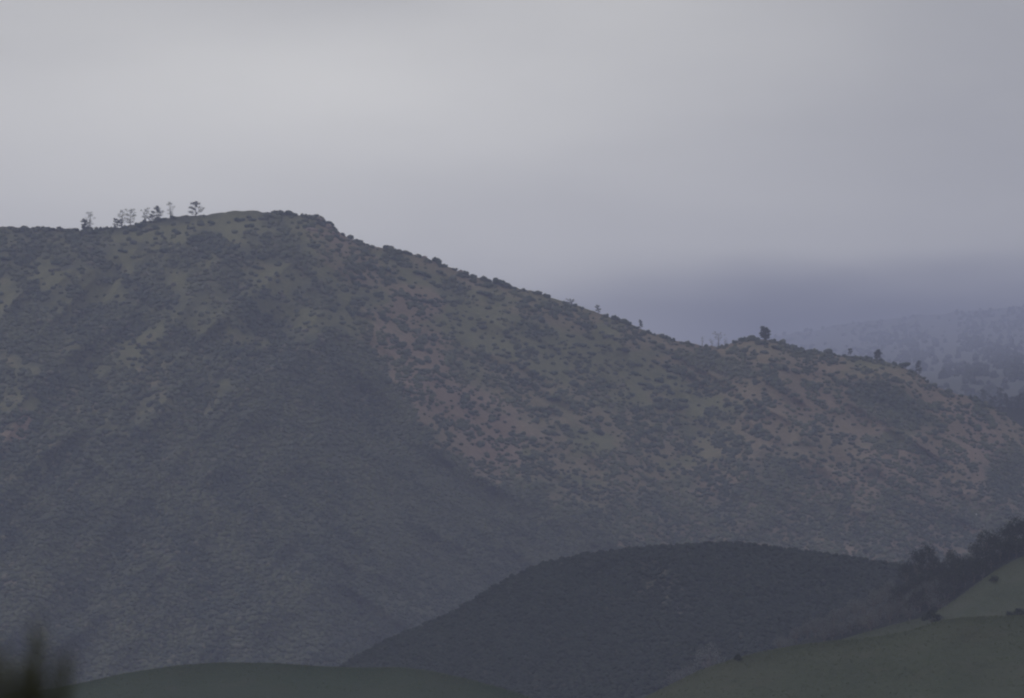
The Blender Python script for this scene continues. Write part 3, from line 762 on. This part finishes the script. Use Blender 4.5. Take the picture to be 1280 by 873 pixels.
# --- blurred garden bush close to the camera
def near_bush():
    R = np.random.default_rng(77); Yb = 10.0; m = Yb / F
    base = at(-40, 900, Yb); bx, by = float(base[0]), float(base[1])
    root = empty('garden_bush', (bx, by, 0))
    SV, SF, LV, LF = [], [], [], []
    tips = [(46, 772), (40, 800), (52, 795), (5, 800), (-12, 790), (80, 812), (72, 826), (88, 824), (22, 826), (30, 832), (62, 834), (-30, 800), (-50, 780), (-70, 795), (-95, 770), (-120, 800), (-150, 790), (-190, 820), (-230, 850)]
    for k in range(40): tips.append((R.uniform(-240, 92), R.uniform(822, 880)))
    for k in range(3): tips += [(46 + R.uniform(-9, 9), 782 + R.uniform(0, 25)), (2 + R.uniform(-10, 8), 806 + R.uniform(0, 14)), (80 + R.uniform(-8, 8), 820 + R.uniform(0, 12))]
    for (tx, ty) in tips:
        tip = at(tx, ty, Yb + R.uniform(-.05, .05)) - [bx, by, 0]; tip = np.array(tip)
        foot = np.array([tip[0] * .25, tip[1] * .2 + R.uniform(-.03, .03), -.03]); mid = np.array([tip[0] * .8, tip[1] * .8, tip[2] * .55])
        tube(SV, SF, foot, mid, .010, .006, 5); tube(SV, SF, mid, tip, .006, .0015, 5)
        n_ = 240
        for i in range(n_):
            q = 1 - (i / n_) ** 1.0 * .55
            if q < .55: continue
            p = foot + (mid - foot) * (q / .55) if q < .55 else mid + (tip - mid) * ((q - .55) / .45)
            a = R.uniform(0, 6.28); up = R.uniform(.4, 1.1); L = R.uniform(.018, .034) * min(1, .45 + (1 - q) * 5)
            d = np.array([math.cos(a), math.sin(a), up]); d /= np.linalg.norm(d); s_ = np.cross(d, [0, 0, 1]); s_ /= np.linalg.norm(s_)
            o = len(LV); LV += [p, p + d * L * .5 + s_ * .0045, p + d * L, p + d * L * .5 - s_ * .0045]; LF.append((o, o + 1, o + 2, o + 3))
    mesh_obj('stem', SV, SF, M_BARK, root); mesh_obj('foliage', LV, LF, M_NEAR, root)
    tag(root, 'blurred dark leafy bush close to the camera at lower left', 'bush')
near_bush()

# ------------------------------------------------------------------ haze
M_H = bpy.data.materials.new('haze'); M_H.use_nodes = True; nt = M_H.node_tree; nt.nodes.clear()
out = N(nt, 'ShaderNodeOutputMaterial'); pv = N(nt, 'ShaderNodeVolumePrincipled')
pv.inputs['Color'].default_value = (.615, .66, .935, 1); pv.inputs['Density'].default_value = 1.12e-4
pv.inputs['Anisotropy'].default_value = 0.0
nt.links.new(pv.outputs[0], out.inputs['Volume'])
x0, x1, y0, y1, z0, z1 = -9100, 9100, -2600, 14100, -32.0, 930.0
hv = [(x, y, z) for z in (z0, z1) for y in (y0, y1) for x in (x0, x1)]
hf = [(0, 2, 3, 1), (4, 5, 7, 6), (0, 1, 5, 4), (2, 6, 7, 3), (0, 4, 6, 2), (1, 3, 7, 5)]
tag(mesh_obj('haze', hv, hf, M_H), 'thin bluish haze filling the valley air', 'haze', kind='stuff')

# ------------------------------------------------------------------ sky and sun
SUN_EL, SUN_AZ = math.radians(36), math.radians(-58)     # azimuth from north (+Y), negative = left
w = bpy.data.worlds.new('World'); scn.world = w; w.use_nodes = True; nt = w.node_tree; nt.nodes.clear()
out = N(nt, 'ShaderNodeOutputWorld')
sky = N(nt, 'ShaderNodeTexSky', sky_type='NISHITA', sun_disc=False)
sky.sun_elevation = SUN_EL; sky.sun_rotation = SUN_AZ; sky.dust_density = 2.0
bgs = N(nt, 'ShaderNodeBackground'); bgs.inputs[1].default_value = 0.07; nt.links.new(sky.outputs[0], bgs.inputs[0])
tc = N(nt, 'ShaderNodeTexCoord'); G = tc.outputs['Generated']
sep = N(nt, 'ShaderNodeSeparateXYZ'); nt.links.new(G, sep.inputs[0])
az = mathn(nt, 'ARCTAN2', sep.outputs[0], sep.outputs[1]); el = mathn(nt, 'ARCSINE', sep.outputs[2])
azd = mathn(nt, 'MULTIPLY', az, 57.2958); eld = mathn(nt, 'MULTIPLY', el, 57.2958)
cmb = N(nt, 'ShaderNodeCombineXYZ'); nt.links.new(mathn(nt, 'MULTIPLY', azd, .18), cmb.inputs[0]); nt.links.new(mathn(nt, 'MULTIPLY', eld, .42), cmb.inputs[1])
nz = noise(nt, 1.0, 4, .42, cmb.outputs[0])
cmb2 = N(nt, 'ShaderNodeCombineXYZ'); nt.links.new(mathn(nt, 'MULTIPLY', azd, .35), cmb2.inputs[0]); nt.links.new(mathn(nt, 'MULTIPLY', eld, 1.1), cmb2.inputs[1])
nzb = noise(nt, 1.0, 3, .4, cmb2.outputs[0])
def gs(a0, e0, sa, se, amp):
    a = mathn(nt, 'DIVIDE', mathn(nt, 'SUBTRACT', azd, a0), sa); e = mathn(nt, 'DIVIDE', mathn(nt, 'SUBTRACT', eld, e0), se)
    q = mathn(nt, 'ADD', mathn(nt, 'MULTIPLY', a, a), mathn(nt, 'MULTIPLY', e, e))
    return mathn(nt, 'MULTIPLY', mathn(nt, 'EXPONENT', mathn(nt, 'MULTIPLY', q, -1.0)), amp)
def px2(a, b): return math.degrees(math.atan((a - CX) / F)), math.degrees(math.atan((HZ - b) / F))
lum = mathn(nt, 'ADD', .82, mathn(nt, 'MULTIPLY', mathn(nt, 'SUBTRACT', nz, .5), .27))
lum = mathn(nt, 'ADD', lum, mathn(nt, 'MULTIPLY', mathn(nt, 'SUBTRACT', nzb, .5), .17))
cmb3 = N(nt, 'ShaderNodeCombineXYZ'); nt.links.new(mathn(nt, 'MULTIPLY', azd, .9), cmb3.inputs[0]); nt.links.new(mathn(nt, 'MULTIPLY', eld, 2.2), cmb3.inputs[1])
lum = mathn(nt, 'ADD', lum, mathn(nt, 'MULTIPLY', mathn(nt, 'SUBTRACT', noise(nt, 1.0, 5, .55, cmb3.outputs[0]), .5), .06))
for (x, y, sa, se, amp) in [(380, 125, 3.4, 1.1, .26), (1500, 130, 4.2, 4.8, -.30), (340, -20, 2.6, .5, -.12), (60, 260, 3, 1.2, .10), (-60, 60, 1.5, .8, -.04)]:
    a0, e0 = px2(x, y); lum = mathn(nt, 'ADD', lum, gs(a0, e0, sa, se, amp))
# darker cloud low over the horizon, deepest on the right
e_s = mathn(nt, 'ADD', eld, mathn(nt, 'MULTIPLY', mathn(nt, 'SUBTRACT', nzb, .5), .6))
low = mapr(nt, e_s, 3.92, 4.68, 1.0, 0.0); nt.nodes[-1].interpolation_type = 'SMOOTHSTEP'
rt = mapr(nt, azd, -1.2, 2.4, 0.15, 1.0)
dk = mathn(nt, 'MULTIPLY', low, rt)
lum = mathn(nt, 'MULTIPLY', lum, mathn(nt, 'SUBTRACT', 1.0, mathn(nt, 'MULTIPLY', dk, .96)))
# unseen sky overhead dimmed and tinted bluer to balance the light on the land
lum = mathn(nt, 'MULTIPLY', lum, mapr(nt, eld, 9, 40, 1.0, .76))
tint_ = mixc(nt, mapr(nt, lum, .18, .62), (1.03, 1.01, .93), (1.04, 1.01, .895))
tint_ = mixc(nt, mapr(nt, eld, 9, 30), tint_, (.975, .99, 1.055))
vm = N(nt, 'ShaderNodeVectorMath', operation='SCALE'); nt.links.new(tint_, vm.inputs[0]); nt.links.new(lum, vm.inputs['Scale'])
bgc = N(nt, 'ShaderNodeBackground'); nt.links.new(vm.outputs[0], bgc.inputs[0]); bgc.inputs[1].default_value = 1.0
mx = N(nt, 'ShaderNodeMixShader'); mx.inputs[0].default_value = .9
nt.links.new(bgs.outputs[0], mx.inputs[1]); nt.links.new(bgc.outputs[0], mx.inputs[2]); nt.links.new(mx.outputs[0], out.inputs[0])

ld = bpy.data.lights.new('sun', 'SUN'); ld.energy = 0.9; ld.angle = math.radians(15); ld.color = (1, .96, .9)
lo = bpy.data.objects.new('sun', ld); C.objects.link(lo)
sd = Vector((math.sin(SUN_AZ) * math.cos(SUN_EL), math.cos(SUN_AZ) * math.cos(SUN_EL), math.sin(SUN_EL)))
lo.rotation_euler = sd.to_track_quat('Z', 'Y').to_euler(); lo.location = (0, 0, 400)

# ------------------------------------------------------------------ camera
cam = bpy.data.cameras.new('camera'); co = bpy.data.objects.new('camera', cam); C.objects.link(co)
cam.sensor_width = 36; cam.lens = 36 * F / 1280; cam.clip_start = .5; cam.clip_end = 60000
co.location = (0, 0, CAMZ); co.rotation_euler = (math.pi / 2 + PITCH, 0, 0)
cam.dof.use_dof = True; cam.dof.focus_distance = 2900; cam.dof.aperture_fstop = 4.6
scn.camera = co

scn.render.engine = 'CYCLES'
cy = scn.cycles
cy.pixel_filter_type = 'BLACKMAN_HARRIS'; cy.filter_width = 2.2; cy.use_denoising = True; cy.denoiser = 'OPENIMAGEDENOISE'; cy.denoising_input_passes = 'RGB_ALBEDO_NORMAL'
cy.volume_bounces = 2; cy.max_bounces = 5; cy.diffuse_bounces = 2; cy.transparent_max_bounces = 6
vs = scn.view_settings; vs.view_transform = 'Standard'; vs.look = 'None'; vs.exposure = 0; vs.gamma = 1; vs.use_curve_mapping = False
